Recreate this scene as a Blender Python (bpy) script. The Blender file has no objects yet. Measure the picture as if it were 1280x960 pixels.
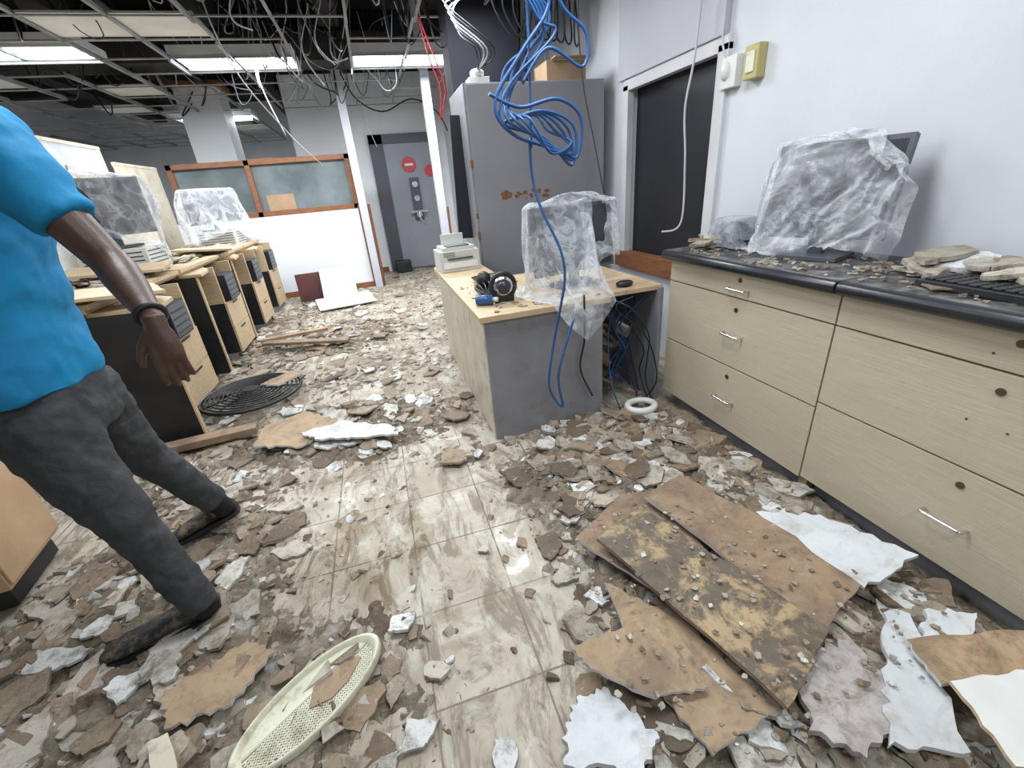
import bpy, math, random, bmesh
from mathutils import Vector, Matrix, noise, Euler
random.seed(7)
SC=bpy.context.scene
SC.view_settings.view_transform='Standard'
V=Vector
# ------------------------------------------------------------------ materials
def _nt(name):
    m=bpy.data.materials.new(name); m.use_nodes=True
    nt=m.node_tree; b=nt.nodes['Principled BSDF']
    return m,nt,b
def N(nt,t,**k):
    n=nt.nodes.new(t)
    for a,v in k.items(): setattr(n,a,v)
    return n
def ramp(nt,src,stops):
    r=N(nt,'ShaderNodeValToRGB'); e=r.color_ramp.elements
    while len(e)<len(stops): e.new(0.5)
    for i,(p,c) in enumerate(stops):
        e[i].position=p; e[i].color=(c[0],c[1],c[2],1) if hasattr(c,'__len__') else (c,c,c,1)
    nt.links.new(src,r.inputs[0]); return r
def mixc(nt,f,a,b):
    m=N(nt,'ShaderNodeMix',data_type='RGBA')
    if isinstance(f,(int,float)): m.inputs[0].default_value=f
    else: nt.links.new(f,m.inputs[0])
    for s,i in ((a,6),(b,7)):
        if hasattr(s,'is_linked'): nt.links.new(s,m.inputs[i])
        else: m.inputs[i].default_value=(s[0],s[1],s[2],1)
    return m.outputs[2]
def mth(nt,op,a,b=None,clamp=False):
    n=N(nt,'ShaderNodeMath',operation=op); n.use_clamp=clamp
    for s,i in ((a,0),(b,1)):
        if s is None: continue
        if isinstance(s,(int,float)): n.inputs[i].default_value=s
        else: nt.links.new(s,n.inputs[i])
    return n.outputs[0]
def noi(nt,co,scale,detail=4,rough=.6,dist=0,stretch=None):
    n=N(nt,'ShaderNodeTexNoise'); n.inputs['Scale'].default_value=scale; n.inputs['Detail'].default_value=detail
    n.inputs['Roughness'].default_value=rough; n.inputs['Distortion'].default_value=dist
    if stretch:
        mp=N(nt,'ShaderNodeMapping'); mp.inputs['Scale'].default_value=stretch; nt.links.new(co,mp.inputs[0]); co=mp.outputs[0]
    nt.links.new(co,n.inputs['Vector']); return n.outputs['Fac']
def bump(nt,b,h,s,d=.01):
    n=N(nt,'ShaderNodeBump'); n.inputs['Strength'].default_value=s; n.inputs['Distance'].default_value=d
    nt.links.new(h,n.inputs['Height']); nt.links.new(n.outputs[0],b.inputs['Normal'])
def pm(name,c1,c2=None,scale=6,rough=.5,bmp=0,bs=60,metal=0,stretch=None,lo=.35,hi=.65,dirt=0,dirtc=(.2,.15,.1),dist=0):
    m,nt,b=_nt(name); co=N(nt,'ShaderNodeTexCoord').outputs['Object']
    if c2 is None: c2=tuple(x*.85 for x in c1)
    f=noi(nt,co,scale,dist=dist,stretch=stretch)
    col=ramp(nt,f,[(lo,c1),(hi,c2)]).outputs[0]
    if dirt:
        df=ramp(nt,noi(nt,co,9,7,.7),[(max(0,.9-dirt),0),(min(1,1.12-dirt),1)]).outputs[0]
        col=mixc(nt,df,col,dirtc)
    nt.links.new(col,b.inputs['Base Color'])
    b.inputs['Roughness'].default_value=rough; b.inputs['Metallic'].default_value=metal
    if bmp: bump(nt,b,noi(nt,co,bs,3),bmp)
    return m
def plastic(name,col=(.85,.88,.92),alpha=.4,sc=9):
    m,nt,b=_nt(name); co=N(nt,'ShaderNodeTexCoord').outputs['Object']
    b.inputs['Base Color'].default_value=(*col,1); b.inputs['Roughness'].default_value=.14
    b.inputs['Specular IOR Level'].default_value=.9
    f=noi(nt,co,sc,4,.55,1.2)
    a=ramp(nt,f,[(.35,max(0,alpha-.14)),(.5,alpha),(.58,alpha+.14),(.68,alpha-.05)]).outputs[0]
    lw=N(nt,'ShaderNodeLayerWeight'); lw.inputs[0].default_value=.35
    a=mth(nt,'ADD',a,mth(nt,'MULTIPLY',lw.outputs['Facing'],.5),True)
    nt.links.new(a,b.inputs['Alpha'])
    bump(nt,b,noi(nt,co,20,4,.6,2),.6,.02)
    return m
def emis(name,c,s):
    m,nt,b=_nt(name); b.inputs['Base Color'].default_value=(*c,1)
    b.inputs['Emission Color'].default_value=(*c,1); b.inputs['Emission Strength'].default_value=s
    m.cycles.emission_sampling='NONE'; return m
M={}
M['wall']=pm('wall_paint',(.66,.67,.71),(.61,.62,.66),1.5,.55,.08,40)
M['wallb']=pm('wall_paint_back',(.80,.82,.84),(.73,.75,.77),1.2,.6)
M['greypanel']=pm('grey_panel_paint',(.50,.50,.55),(.46,.46,.51),2,.5)
M['frame']=pm('window_frame_paint',(.66,.66,.68),(.58,.58,.60),3,.4)
M['lam']=pm('beige_laminate',(.56,.485,.365),(.45,.38,.275),5,.45,.15,30,stretch=(14,1.2,60),lo=.3,hi=.7)
M['black']=pm('black_plastic',(.012,.012,.014),(.02,.02,.022),8,.45)
M['ctop']=pm('black_countertop',(.018,.019,.025),(.035,.036,.042),12,.3,dirt=.46,dirtc=(.27,.25,.22))
M['edge']=pm('black_counter_edge',(.015,.016,.022),(.022,.024,.03),8,.28)
M['grey']=pm('grey_paint_metal',(.27,.27,.295),(.235,.235,.26),2.5,.42,.03,80)
M['deskgrey']=pm('grey_desk_panel',(.27,.27,.295),(.22,.22,.24),4,.45,.1,60,dirt=.38,dirtc=(.20,.18,.17))
M['chrome']=pm('brushed_chrome',(.75,.75,.76),None,4,.2,metal=1)
M['brass']=pm('dark_lock_metal',(.16,.12,.08),None,4,.35,metal=.8)
M['birch']=pm('birch_board',(.60,.45,.28),(.48,.35,.21),4,.5,.1,40,stretch=(3,3,20),dirt=.3)
M['orangew']=pm('orange_plywood_front',(.58,.39,.24),(.48,.31,.18),3,.5,.1,40)
M['pale']=pm('pale_laminate',(.62,.56,.44),(.50,.45,.36),4,.5,dirt=.36)
M['wood']=pm('orange_wood_trim',(.27,.11,.045),(.18,.07,.03),5,.4,stretch=(2,2,14))
M['dark']=pm('dark_void',(.012,.012,.018),(.02,.02,.028),2,.5)
M['dark_pane']=pm('painted_dark_room_pane',(.012,.012,.017),(.022,.021,.026),1.2,.45)  # darkness of the unlit room behind is painted into the pane colour
M['navy']=pm('dark_navy_duct',(.006,.006,.012),(.009,.009,.016),2,.8)
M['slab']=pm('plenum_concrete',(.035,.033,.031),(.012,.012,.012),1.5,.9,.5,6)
M['tee']=pm('ceiling_tee_white',(.42,.42,.42),(.25,.25,.25),3,.5)
M['tile']=pm('ceiling_tile_white',(.78,.77,.74),(.66,.64,.58),2,.8,.2,120)
M['white']=pm('white_plastic',(.76,.76,.74),(.68,.68,.65),5,.4)
M['cream']=pm('cream_plastic',(.74,.73,.58),(.60,.58,.42),6,.4,dirt=.38,dirtc=(.25,.17,.10))
M['beigeplastic']=pm('beige_plastic',(.62,.62,.58),(.54,.54,.50),6,.4)
M['film']=plastic('clear_plastic_sheet',alpha=.24)
M['film2']=plastic('cloudy_plastic_sheet',(.80,.82,.86),.25,7)
M['filmd']=plastic('grey_plastic_bag',(.42,.44,.50),.45,9)
M['glass']=pm('frosted_glass',(.11,.13,.135),(.22,.25,.26),1.2,.12)
M['acr']=plastic('acrylic_panel',(.8,.82,.84),.35,1.2)
M['blue']=pm('blue_cable_rubber',(.022,.10,.27),(.018,.075,.21),5,.35)
M['cab']=pm('black_cable_rubber',(.015,.015,.02),None,5,.4)
M['red']=pm('red_plastic',(.55,.03,.04),None,5,.4)
M['wcab']=pm('white_cable_rubber',(.55,.55,.57),None,5,.4)
M['screen']=pm('dark_screen',(.022,.024,.032),(.035,.037,.047),3,.25)
M['bezel']=pm('grey_monitor_shell',(.06,.065,.08),(.09,.095,.11),3,.4)
M['skin']=pm('dark_brown_skin',(.085,.042,.028),(.065,.032,.022),9,.45,.1,150)
M['shirt']=pm('turquoise_shirt_cloth',(.0,.215,.44),(.0,.175,.38),4,.8,.5,14)
M['denim']=pm('dark_grey_denim',(.055,.058,.064),(.026,.028,.032),11,.85,.6,25,lo=.3,hi=.7)
M['shoe']=pm('black_shoe_mesh',(.012,.012,.013),(.12,.085,.05),26,.6,.4,90,lo=.48,hi=.60)
M['hair']=pm('black_hair',(.01,.01,.01),None,30,.8,.6,150)
M['card']=pm('cardboard',(.38,.26,.16),(.32,.21,.12),5,.8)
M['maroon']=pm('maroon_panel',(.10,.025,.025),(.06,.02,.02),5,.5)
M['rust']=pm('rust_flakes',(.25,.12,.05),(.15,.07,.03),30,.9)
M['yellow']=pm('yellow_switch',(.50,.44,.17),None,5,.4)
M['tube']=emis('fluorescent_tube',(.93,.97,1),6)
M['refl']=emis('troffer_diffuser',(.72,.85,1),.9)
M['reflfill']=emis('added_fill_diffuser',(.90,.95,1),2)  # glow of the unseen overhead fittings added as fill
M['doorf']=pm('dark_door_frame',(.075,.075,.095),None,3,.45); M['doorg']=pm('grey_security_door',(.27,.28,.31),(.24,.25,.28),2,.4)
def mouldy(name,tan,dk,s,th,dust=0,sp=.5,soft=.05):
    m,nt,b=_nt(name); co=N(nt,'ShaderNodeTexCoord').outputs['Object']
    base=ramp(nt,noi(nt,co,3,5,.6),[(.3,tan),(.7,tuple(x*.7 for x in tan))]).outputs[0]
    f1=noi(nt,co,s,7,.7,.6)
    k=ramp(nt,f1,[(th-soft,0),(th+soft,.95)]).outputs[0]
    c=mixc(nt,k,base,dk)
    if sp:
        f2=ramp(nt,noi(nt,co,20,6,.75),[(.50,0),(.64,sp)]).outputs[0]
        c=mixc(nt,f2,c,tuple(x*.55 for x in dk))
    if dust:
        f3=ramp(nt,noi(nt,co,9,7,.75,1),[(.58,0),(.68,dust)]).outputs[0]; c=mixc(nt,f3,c,(.44,.41,.36))
    nt.links.new(c,b.inputs['Base Color']); b.inputs['Roughness'].default_value=.65
    bump(nt,b,f1,.5,.008); return m
M['mould']=mouldy('mouldy_board',(.44,.32,.18),(.12,.095,.07),8,.47,.35,.6)
M['board']=mouldy('wet_brown_board',(.35,.24,.15),(.18,.12,.08),3.5,.50,.35,.4,.08)
M['board2']=mouldy('brown_fibre_board',(.43,.30,.18),(.22,.15,.095),5,.55,.3,.4,.07)
M['plaster']=mouldy('white_plaster_board',(.66,.68,.69),(.40,.37,.33),7,.61,0,.15,.08)
M['pinkish']=mouldy('pinkish_plaster',(.50,.45,.43),(.29,.25,.22),16,.52,0,.4,.08)
def debris_mat(name,mult,bs,bst):
    m,nt,b=_nt(name); co=N(nt,'ShaderNodeTexCoord').outputs['Object']
    at=N(nt,'ShaderNodeAttribute',attribute_name='Col').outputs['Color']
    k=ramp(nt,noi(nt,co,15,7,.76),[(.455,0),(.625,mult)]).outputs[0]
    c=mixc(nt,k,at,(.115,.083,.052))
    k=ramp(nt,noi(nt,co,34,5,.7,1),[(.585,0),(.67,mult*.6)]).outputs[0]
    c=mixc(nt,k,c,(.52,.48,.42))
    nt.links.new(c,b.inputs['Base Color']); 
    r=ramp(nt,noi(nt,co,4,3),[(.42,.36),(.6,.82)]).outputs[0]; nt.links.new(r,b.inputs['Roughness'])
    b.inputs['Specular IOR Level'].default_value=.4
    bump(nt,b,noi(nt,co,bs,6,.75),bst,.02); return m
M['debris']=debris_mat('debris_chunks',.7,40,.4)
M['mud']=debris_mat('mud_layer',.78,50,1.0)
def floor_mat():
    m,nt,b=_nt('muddy_tile_floor'); co=N(nt,'ShaderNodeTexCoord').outputs['Object']
    mp=N(nt,'ShaderNodeMapping'); mp.inputs['Location'].default_value=(.11+.35*40,-.85+.35*40,0); nt.links.new(co,mp.inputs[0])
    br=N(nt,'ShaderNodeTexBrick'); br.offset=0; br.squash=1
    for k,v in (('Scale',1),('Brick Width',.35),('Row Height',.35),('Mortar Size',.004),('Mortar Smooth',.3),('Bias',0)): br.inputs[k].default_value=v
    br.inputs['Color1'].default_value=(.50,.455,.375,1); br.inputs['Color2'].default_value=(.43,.385,.315,1); br.inputs['Mortar'].default_value=(.08,.063,.045,1)
    nt.links.new(mp.outputs[0],br.inputs['Vector'])
    c=br.outputs['Color']
    n1=noi(nt,co,2.2,6,.68,.8); 
    k=ramp(nt,n1,[(.40,0),(.53,.55),(.66,.85)]).outputs[0]; c=mixc(nt,k,c,(.27,.21,.145))
    n2=noi(nt,co,4,7,.76,1.2,(1.9,.7,1)); k2=ramp(nt,n2,[(.48,0),(.58,.8)]).outputs[0]; c=mixc(nt,k2,c,(.155,.115,.072))
    n3=noi(nt,co,4,6,.72,1.5,(1.6,.6,1)); k3=ramp(nt,n3,[(.54,0),(.68,.5)]).outputs[0]; c=mixc(nt,k3,c,(.56,.53,.47))
    nt.links.new(c,b.inputs['Base Color'])
    vd=N(nt,'ShaderNodeVectorMath',operation='DISTANCE'); nt.links.new(co,vd.inputs[0]); vd.inputs[1].default_value=(-.38,1.62,0)
    wet=mth(nt,'SUBTRACT',1,mth(nt,'DIVIDE',vd.outputs['Value'],.5),True)
    nn=noi(nt,co,5,4,.6,.6)
    nn=mth(nt,'SUBTRACT',mth(nt,'ADD',nn,.03),mth(nt,'MULTIPLY',wet,.3))
    r=ramp(nt,nn,[(.36,.03),(.42,.34),(.56,.58)]).outputs[0]; nt.links.new(r,b.inputs['Roughness'])
    n=N(nt,'ShaderNodeBump'); n.inputs['Distance'].default_value=.006
    nt.links.new(ramp(nt,nn,[(.36,.0),(.44,.3)]).outputs[0],n.inputs['Strength']); nt.links.new(n2,n.inputs['Height']); nt.links.new(n.outputs[0],b.inputs['Normal'])
    return m
M['floor']=floor_mat()
# ------------------------------------------------------------------ mesh builder
class MB:
    def __init__(s,name): s.n=name; s.v=[]; s.f=[]; s.mi=[]; s.ms=[]; s.sm=[]; s.col=None
    def slot(s,m):
        if m not in s.ms: s.ms.append(m)
        return s.ms.index(m)
    def add(s,vs,fs,m,T=None,smooth=False):
        o=len(s.v); k=s.slot(m)
        for p in vs:
            p=V(p); s.v.append(tuple(T@p) if T else tuple(p))
        for f in fs: s.f.append(tuple(i+o for i in f)); s.mi.append(k); s.sm.append(smooth)
    def box(s,lo,hi,m,T=None):
        x0,y0,z0=lo; x1,y1,z1=hi
        vs=[(x0,y0,z0),(x1,y0,z0),(x1,y1,z0),(x0,y1,z0),(x0,y0,z1),(x1,y0,z1),(x1,y1,z1),(x0,y1,z1)]
        s.add(vs,[(3,2,1,0),(4,5,6,7),(0,1,5,4),(1,2,6,5),(2,3,7,6),(3,0,4,7)],m,T)
    def prism(s,poly,z0,z1,m,T=None,side=None):
        n=len(poly); vs=[(p[0],p[1],z0) for p in poly]+[(p[0],p[1],z1) for p in poly]
        s.add(vs,[tuple(range(n-1,-1,-1)),tuple(range(n,2*n))],m,T)
        s.add(vs,[(i,(i+1)%n,n+(i+1)%n,n+i) for i in range(n)],side or m,T)
    def tube(s,pts,r,m,n=8,smooth=True,caps=True):
        pts=[V(p) for p in pts]; L=len(pts)
        rs=r if hasattr(r,'__len__') else [r]*L
        vs=[];prev=None
        for i,p in enumerate(pts):
            t=(pts[min(i+1,L-1)]-pts[max(i-1,0)])
            if t.length<1e-9: t=V((0,0,1))
            t.normalize()
            if prev is None:
                a=V((0,0,1)) if abs(t.z)<.9 else V((1,0,0)); u=a.cross(t).normalized()
            else:
                u=prev-t*prev.dot(t)
                u=u.normalized() if u.length>1e-6 else t.orthogonal().normalized()
            prev=u; w=t.cross(u)
            ri=rs[i]; ra,rb=(ri if hasattr(ri,'__len__') else (ri,ri))
            for k in range(n):
                a=2*math.pi*k/n; vs.append(p+u*math.cos(a)*ra+w*math.sin(a)*rb)
        fs=[(i*n+k,i*n+(k+1)%n,(i+1)*n+(k+1)%n,(i+1)*n+k) for i in range(L-1) for k in range(n)]
        if caps: fs+= [tuple(range(n-1,-1,-1)),tuple((L-1)*n+k for k in range(n))]
        s.add(vs,fs,m,None,smooth)
    def cyl(s,c,ax,r,h,m,n=24,r2=None):
        c=V(c);ax=V(ax).normalized(); s.tube([c,c+ax*h],[r,r2 if r2 is not None else r],m,n,False)
    def rings(s,R,m,n=24,smooth=True):
        vs=[(cx+rx*math.cos(2*math.pi*k/n),cy+ry*math.sin(2*math.pi*k/n),z) for cx,cy,z,rx,ry in R for k in range(n)]
        L=len(R); fs=[(i*n+k,i*n+(k+1)%n,(i+1)*n+(k+1)%n,(i+1)*n+k) for i in range(L-1) for k in range(n)]
        fs+=[tuple(range(n-1,-1,-1)),tuple((L-1)*n+k for k in range(n))]
        s.add(vs,fs,m,None,smooth)
    def ell(s,c,r,m,T=None,nu=20,nv=12):
        c=V(c); vs=[]
        for j in range(1,nv):
            p=math.pi*j/nv
            for i in range(nu):
                a=2*math.pi*i/nu; vs.append((c.x+r[0]*math.sin(p)*math.cos(a),c.y+r[1]*math.sin(p)*math.sin(a),c.z-r[2]*math.cos(p)))
        b=len(vs); vs+=[(c.x,c.y,c.z-r[2]),(c.x,c.y,c.z+r[2])]
        fs=[(j*nu+i,j*nu+(i+1)%nu,(j+1)*nu+(i+1)%nu,(j+1)*nu+i) for j in range(nv-2) for i in range(nu)]
        fs+=[(b,(i+1)%nu,i) for i in range(nu)]+[(b+1,(nv-2)*nu+i,(nv-2)*nu+(i+1)%nu) for i in range(nu)]
        s.add(vs,fs,m,T,True)
    def build(s,bevel=0,parent=None,remesh=0,smoothit=0):
        me=bpy.data.meshes.new(s.n); me.from_pydata(s.v,[],s.f); 
        for m in s.ms: me.materials.append(M[m])
        me.polygons.foreach_set('material_index',s.mi); me.polygons.foreach_set('use_smooth',s.sm)
        if s.col:
            ca=me.color_attributes.new('Col','FLOAT_COLOR','POINT')
            for i,c in enumerate(s.col): ca.data[i].color=(c[0],c[1],c[2],1)
        me.update()
        ob=bpy.data.objects.new(s.n,me); SC.collection.objects.link(ob)
        if bevel:
            b=ob.modifiers.new('b','BEVEL'); b.width=bevel; b.segments=2; b.limit_method='ANGLE'; b.angle_limit=.8
        if remesh:
            r=ob.modifiers.new('r','REMESH'); r.mode='VOXEL'; r.voxel_size=remesh; r.use_smooth_shade=True
            if smoothit:
                q=ob.modifiers.new('s','SMOOTH'); q.factor=.5; q.iterations=smoothit
        if parent: ob.parent=parent
        return ob
def empty(name):
    e=bpy.data.objects.new(name,None); SC.collection.objects.link(e); return e
def spl(P,k=8):
    P=[V(p) for p in P]; out=[]
    for i in range(len(P)-1):
        a=P[max(i-1,0)];b=P[i];c=P[i+1];d=P[min(i+2,len(P)-1)]
        for j in range(k):
            t=j/k; out.append(.5*((2*b)+(c-a)*t+(2*a-5*b+4*c-d)*t*t+(3*b-a-3*c+d)*t**3))
    out.append(P[-1]); return out
def TR(loc,rot=(0,0,0)): return Matrix.Translation(V(loc))@Euler(rot).to_matrix().to_4x4()
def fbm(x,y,z=0,o=4):
    a=0;s=.5;f=1
    for _ in range(o): a+=s*noise.noise((x*f,y*f,z)); s*=.5; f*=2.1
    return a
# ------------------------------------------------------------------ cloth simulated plastic sheets
CL=[];COLL=[]
def sheet(parentname,center,size,rz,mat,ob=None,n=46):
    me=bpy.data.meshes.new('plastic_cover'); nx=n; ny=max(8,int(n*size[1]/size[0])); T=TR(center,(0,0,rz)); vs=[];fs=[]
    for j in range(ny+1):
        for i in range(nx+1):
            x=(i/nx-.5)*size[0];y=(j/ny-.5)*size[1]
            vs.append(tuple(T@V((x,y,.02*noise.noise((x*7+center[0],y*7,center[1]))))))
    for j in range(ny):
        for i in range(nx): a=j*(nx+1)+i; fs.append((a,a+1,a+nx+2,a+nx+1))
    me.from_pydata(vs,[],fs); me.materials.append(M[mat]); me.update()
    o=bpy.data.objects.new('plastic_cover',me); SC.collection.objects.link(o)
    c=o.modifiers.new('c','CLOTH'); s=c.settings; s.quality=5; s.mass=.08; s.tension_stiffness=12; s.compression_stiffness=8; s.shear_stiffness=4; s.bending_stiffness=.25; s.air_damping=1.5
    c.collision_settings.distance_min=.006; c.collision_settings.collision_quality=2; c.collision_settings.use_self_collision=False
    c.point_cache.frame_start=1; c.point_cache.frame_end=70
    CL.append((o,ob)); return o
def collider(lo,hi,T=None):
    b=MB('tmp_collider'); b.box(lo,hi,'dark',T); o=b.build(); 
    o.modifiers.new('c','COLLISION'); o.collision.thickness_outer=.008; o.collision.cloth_friction=25; COLL.append(o)
def run_cloth(fr=44):
    SC.frame_start=1; SC.frame_end=70
    for f in range(1,fr+1): SC.frame_set(f)
    dg=bpy.context.evaluated_depsgraph_get(); res=[]
    for o,par in CL:
        me=bpy.data.meshes.new_from_object(o.evaluated_get(dg)); res.append((o,me,par))
    for o,me,par in res:
        o.modifiers.clear(); o.data=me
        for p in me.polygons: p.use_smooth=True
        sb=o.modifiers.new('s','SUBSURF'); sb.levels=1; sb.render_levels=1
        if par: o.parent=par
    for o in COLL: bpy.data.objects.remove(o)
    SC.frame_set(1)
def monitor(name,c,dims,rz=0,tilt=0,face=-1):
    e=empty(name); m=MB('monitor'); w,d,h=dims; T=TR(c,(0,0,rz)); T2=T@TR((0,0,h*.18),(tilt,0,0))
    m.box((-w*.5,-.02,0),(w*.5,.02,h*.82),'bezel',T2); m.box((-w*.46,-.024,h*.04),(w*.46,-.02,h*.78),'screen',T2)
    m.box((-.12,.02,h*.15),(.12,.06,h*.6),'bezel',T2)
    m.box((-.03,.0,0.01),(.03,.04,h*.5),'bezel',T); m.box((-w*.25,-.09,0.0),(w*.25,.11,.02),'bezel',T)
    m.build(.005,parent=e)
    collider((-w*.5,-.03,-h*.1),(w*.5,.05,h*.82),T2); return e
# ------------------------------------------------------------------ room
XW=2.2
b=MB('floor'); b.box((-6,-3,-.1),(2.3,14,0),'floor'); b.build()
b=MB('wall_right')
b.box((XW,-3,0),(XW+.12,2.66,3.8),'wall'); b.box((XW,3.74,0),(XW+.12,5.3,3.8),'wall')
b.box((XW,2.66,0),(XW+.12,3.74,.70),'wall'); b.box((XW,2.66,2.08),(XW+.12,3.74,3.8),'wall')
b.build()
b=MB('window_1')
for lo,hi in (((XW-.03,2.60,2.06),(XW+.03,3.80,2.14)),((XW-.03,2.60,.7),(XW+.03,2.69,2.10)),((XW-.03,3.72,.7),(XW+.03,3.80,2.10))): b.box(lo,hi,'frame')
b.box((XW-.05,2.6,.66),(XW+.05,3.85,.80),'wood'); b.box((XW+.07,2.66,.7),(XW+.09,3.74,2.08),'dark_pane')
b.box((XW-.045,2.64,2.14),(XW-.002,3.86,2.85),'greypanel')
b.build(.004)
b=MB('wall_partition_behind_cabinet'); b.box((1.62,5.1,0),(2.2,5.3,3.8),'wall'); b.box((1.62,5.3,0),(1.74,9.6,3.8),'wallb'); b.build()
b=MB('wall_back'); b.box((-1.12,9.6,0),(1.75,9.75,3.45),'wallb'); b.build()
b=MB('wall_far'); b.box((-6,13.9,0),(2.3,14,3.8),'wallb'); b.build()
b=MB('wall_left'); b.box((-6,-3,0),(-5.9,14,3.8),'wallb'); b.build()
b=MB('wall_near'); b.box((-6,-3,0),(2.3,-2.9,3.8),'wallb'); b.build()
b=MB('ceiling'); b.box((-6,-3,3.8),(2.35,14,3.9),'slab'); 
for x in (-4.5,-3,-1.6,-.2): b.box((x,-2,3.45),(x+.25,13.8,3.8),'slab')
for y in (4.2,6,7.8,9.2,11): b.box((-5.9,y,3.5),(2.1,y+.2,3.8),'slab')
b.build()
b=MB('ceiling_grid')
xs=[.1+.6*i for i in range(-10,4)]; ys=[.8+.6*i for i in range(0,22)]
for x in xs:
    for i in range(len(ys)-1):
        if x>1.6 and ys[i]>4.8: continue
        if ys[i+1]>9.5 and x>-1.2: continue
        d=random.uniform(-.05,.01) if random.random()<.3 else 0
        if random.random()<.15 and ys[i]>4.5: continue
        b.box((x-.012,ys[i],2.90+d),(x+.012,ys[i+1],2.915+d),'tee'); b.box((x-.002,ys[i],2.90+d),(x+.002,ys[i+1],2.945+d),'tee')
for y in ys:
    for i in range(len(xs)-1):
        if xs[i+1]>1.6 and y>4.8: continue
        if y>9.5 and xs[i+1]>-1.2: continue
        if random.random()<.2 and y>4.5: continue
        b.box((xs[i],y-.012,2.90),(xs[i+1],y+.012,2.912),'tee')
b.build()
b=MB('ceiling_tiles')
def ctile(x,y,w=.6): b.box((x+.01,y+.01,2.925),(x+w-.01,y+.59,2.94),'tile')
for x,y in ((-2.3,5.0),(-1.7,5.0),(-4.1,5.6),(-2.9,7.4),(-3.5,8.6),(-2.9,9.2),(-2.9,10.4),(-2.3,11),(-4.1,6.8)): ctile(x,y)
for x in xs[:-1]:
    for y in ys:
        if y<3.3 and not (abs(x-.1)<.01 and abs(y-1.4)<.01) and not(abs(x-.7)<.01 and abs(y-1.4)<.01) and not(abs(x-.7)<.01 and abs(y-2.0)<.01) and not (-1.8<x<-.6 and abs(y-2.0)<.01) and random.random()<.8 and x>-3.6: ctile(x,y)
b.build()
def troffer(x,y,fill=False,e=60):  # also builds unseen fittings added for fill light
    b=MB('fluorescent_or_fill_troffer')
    b.box((x,y,2.95),(x+1.2,y+.6,3.02),'white')
    b.box((x+.03,y+.03,2.932),(x+1.17,y+.57,2.95),'reflfill' if fill else 'refl')
    if not fill:
        for k in (.15,.30,.45): b.tube([(x+.05,y+k,2.925),(x+1.15,y+k,2.925)],.016,'tube',8)
    for k in (0.01,.57): b.box((x+.01,y+k,2.918),(x+1.19,y+k+.02,2.95),'white')
    b.build()
    l=bpy.data.lights.new('troffer_or_fill_light','AREA'); l.shape='RECTANGLE'; l.size=1.1; l.size_y=.5; l.energy=e*1.2; l.color=(.90,.955,1)
    o=bpy.data.objects.new('troffer_or_fill_light',l); o.location=(x+.6,y+.3,2.89); SC.collection.objects.link(o)
troffer(.1,6.2,e=72); troffer(-1.7,6.2,e=72); troffer(-3.5,5.8,e=58)
troffer(.1,1.4,True,37); troffer(-1.7,2.0,True,37); troffer(.1,-1.0,True,36); troffer(-2.9,9.8,e=58); troffer(.1,3.8,True,44); troffer(-4.1,3.2,True,44)  # True marks unseen overhead fittings, added to light the room
b=MB('hanging_ceiling_wires')
for i in range(60):
    x=random.uniform(-3.5,1.4); y=random.uniform(4.2,9); z=3.7
    P=[(x,y,z)]; 
    for k in range(4): x+=random.uniform(-.35,.35); y+=random.uniform(-.35,.35); P.append((x,y,random.uniform(2.78,3.6)))
    P.append((x+random.uniform(-.3,.3),y,3.7))
    b.tube(spl(P,6),random.choice([.005,.007,.010]),random.choice(['cab','cab','cab','wcab','tee']),5)
for i in range(14):
    x=random.uniform(-1.3,1.0); y=random.uniform(4.4,7.5); P=[(x,y,3.7)]
    for k in range(3): x+=random.uniform(-.3,.3); y+=random.uniform(-.25,.25); P.append((x,y,random.uniform(2.65,3.1)))
    P.append((x+random.uniform(-.2,.2),y,3.6)); b.tube(spl(P,6),random.choice([.005,.007]),random.choice(['cab','wcab','tee']),5)
for (x,y,z1) in ((-.9,6.5,2.2),(-.5,5.6,2.55),(-.3,5.5,2.5),(.2,8.6,2.2),(-.7,4.6,2.7),(-.15,5.2,2.6)):
    b.tube(spl([(x,y,3.7),(x+.1,y,3.2),(x-.05,y,2.8),(x+.08,y,z1)],6),.006,'wcab',5)
b.build()
b=MB('loose_ceiling_cable'); b.tube(spl([(-.1,8.9,3.4),(.1,8.9,2.95),(.5,8.9,2.75),(1.0,8.8,2.9),(1.4,8.8,2.7),(1.55,8.8,2.4)],6),.012,'cab',6); b.tube(spl([(-1.0,5.0,3.7),(-.95,5.0,2.7),(-.75,6.0,2.2),(-.55,7.9,1.9)],6),.006,'wcab',6); b.build()
b=MB('red_cable'); 
for d in (0,.05): b.tube(spl([(.75+d,4.9,3.6),(.72,4.9,3.0),(.78+d,4.95,2.6),(.86+d,5,2.35),(.84,5.1,2.1)],6),.007,'red',6)
b.build()
b=MB('ceiling_duct'); b.box((-4.5,7.2,3.1),(.8,7.7,3.4),'slab'); b.tube([(-5,5.4,3.35),(1.5,5.2,3.3)],.05,'slab',10); b.tube([(-1.9,4,3.2),(-2.2,13,3.2)],.04,'cab',8); b.build()
b=MB('white_column'); b.box((-2.56,9,0),(-1.96,9.6,3.2),'wallb'); b.box((-2.6,8.97,3.2),(-1.9,9.63,3.28),'wood'); b.build(.004)
b=MB('aluminium_post'); b.box((-.19,7.98,0),(-.07,8.10,3.4),'greypanel'); b.box((-.22,7.95,3.4),(-.04,8.13,3.46),'wood'); b.build(.004)
b=MB('aluminium_post'); b.box((.98,7.2,0),(1.10,7.32,3.75),'greypanel'); b.build(.004)
b=MB('wall_half_partition'); b.box((-3.2,8.15,0),(-.22,8.3,1.3),'wallb'); b.build()
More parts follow.
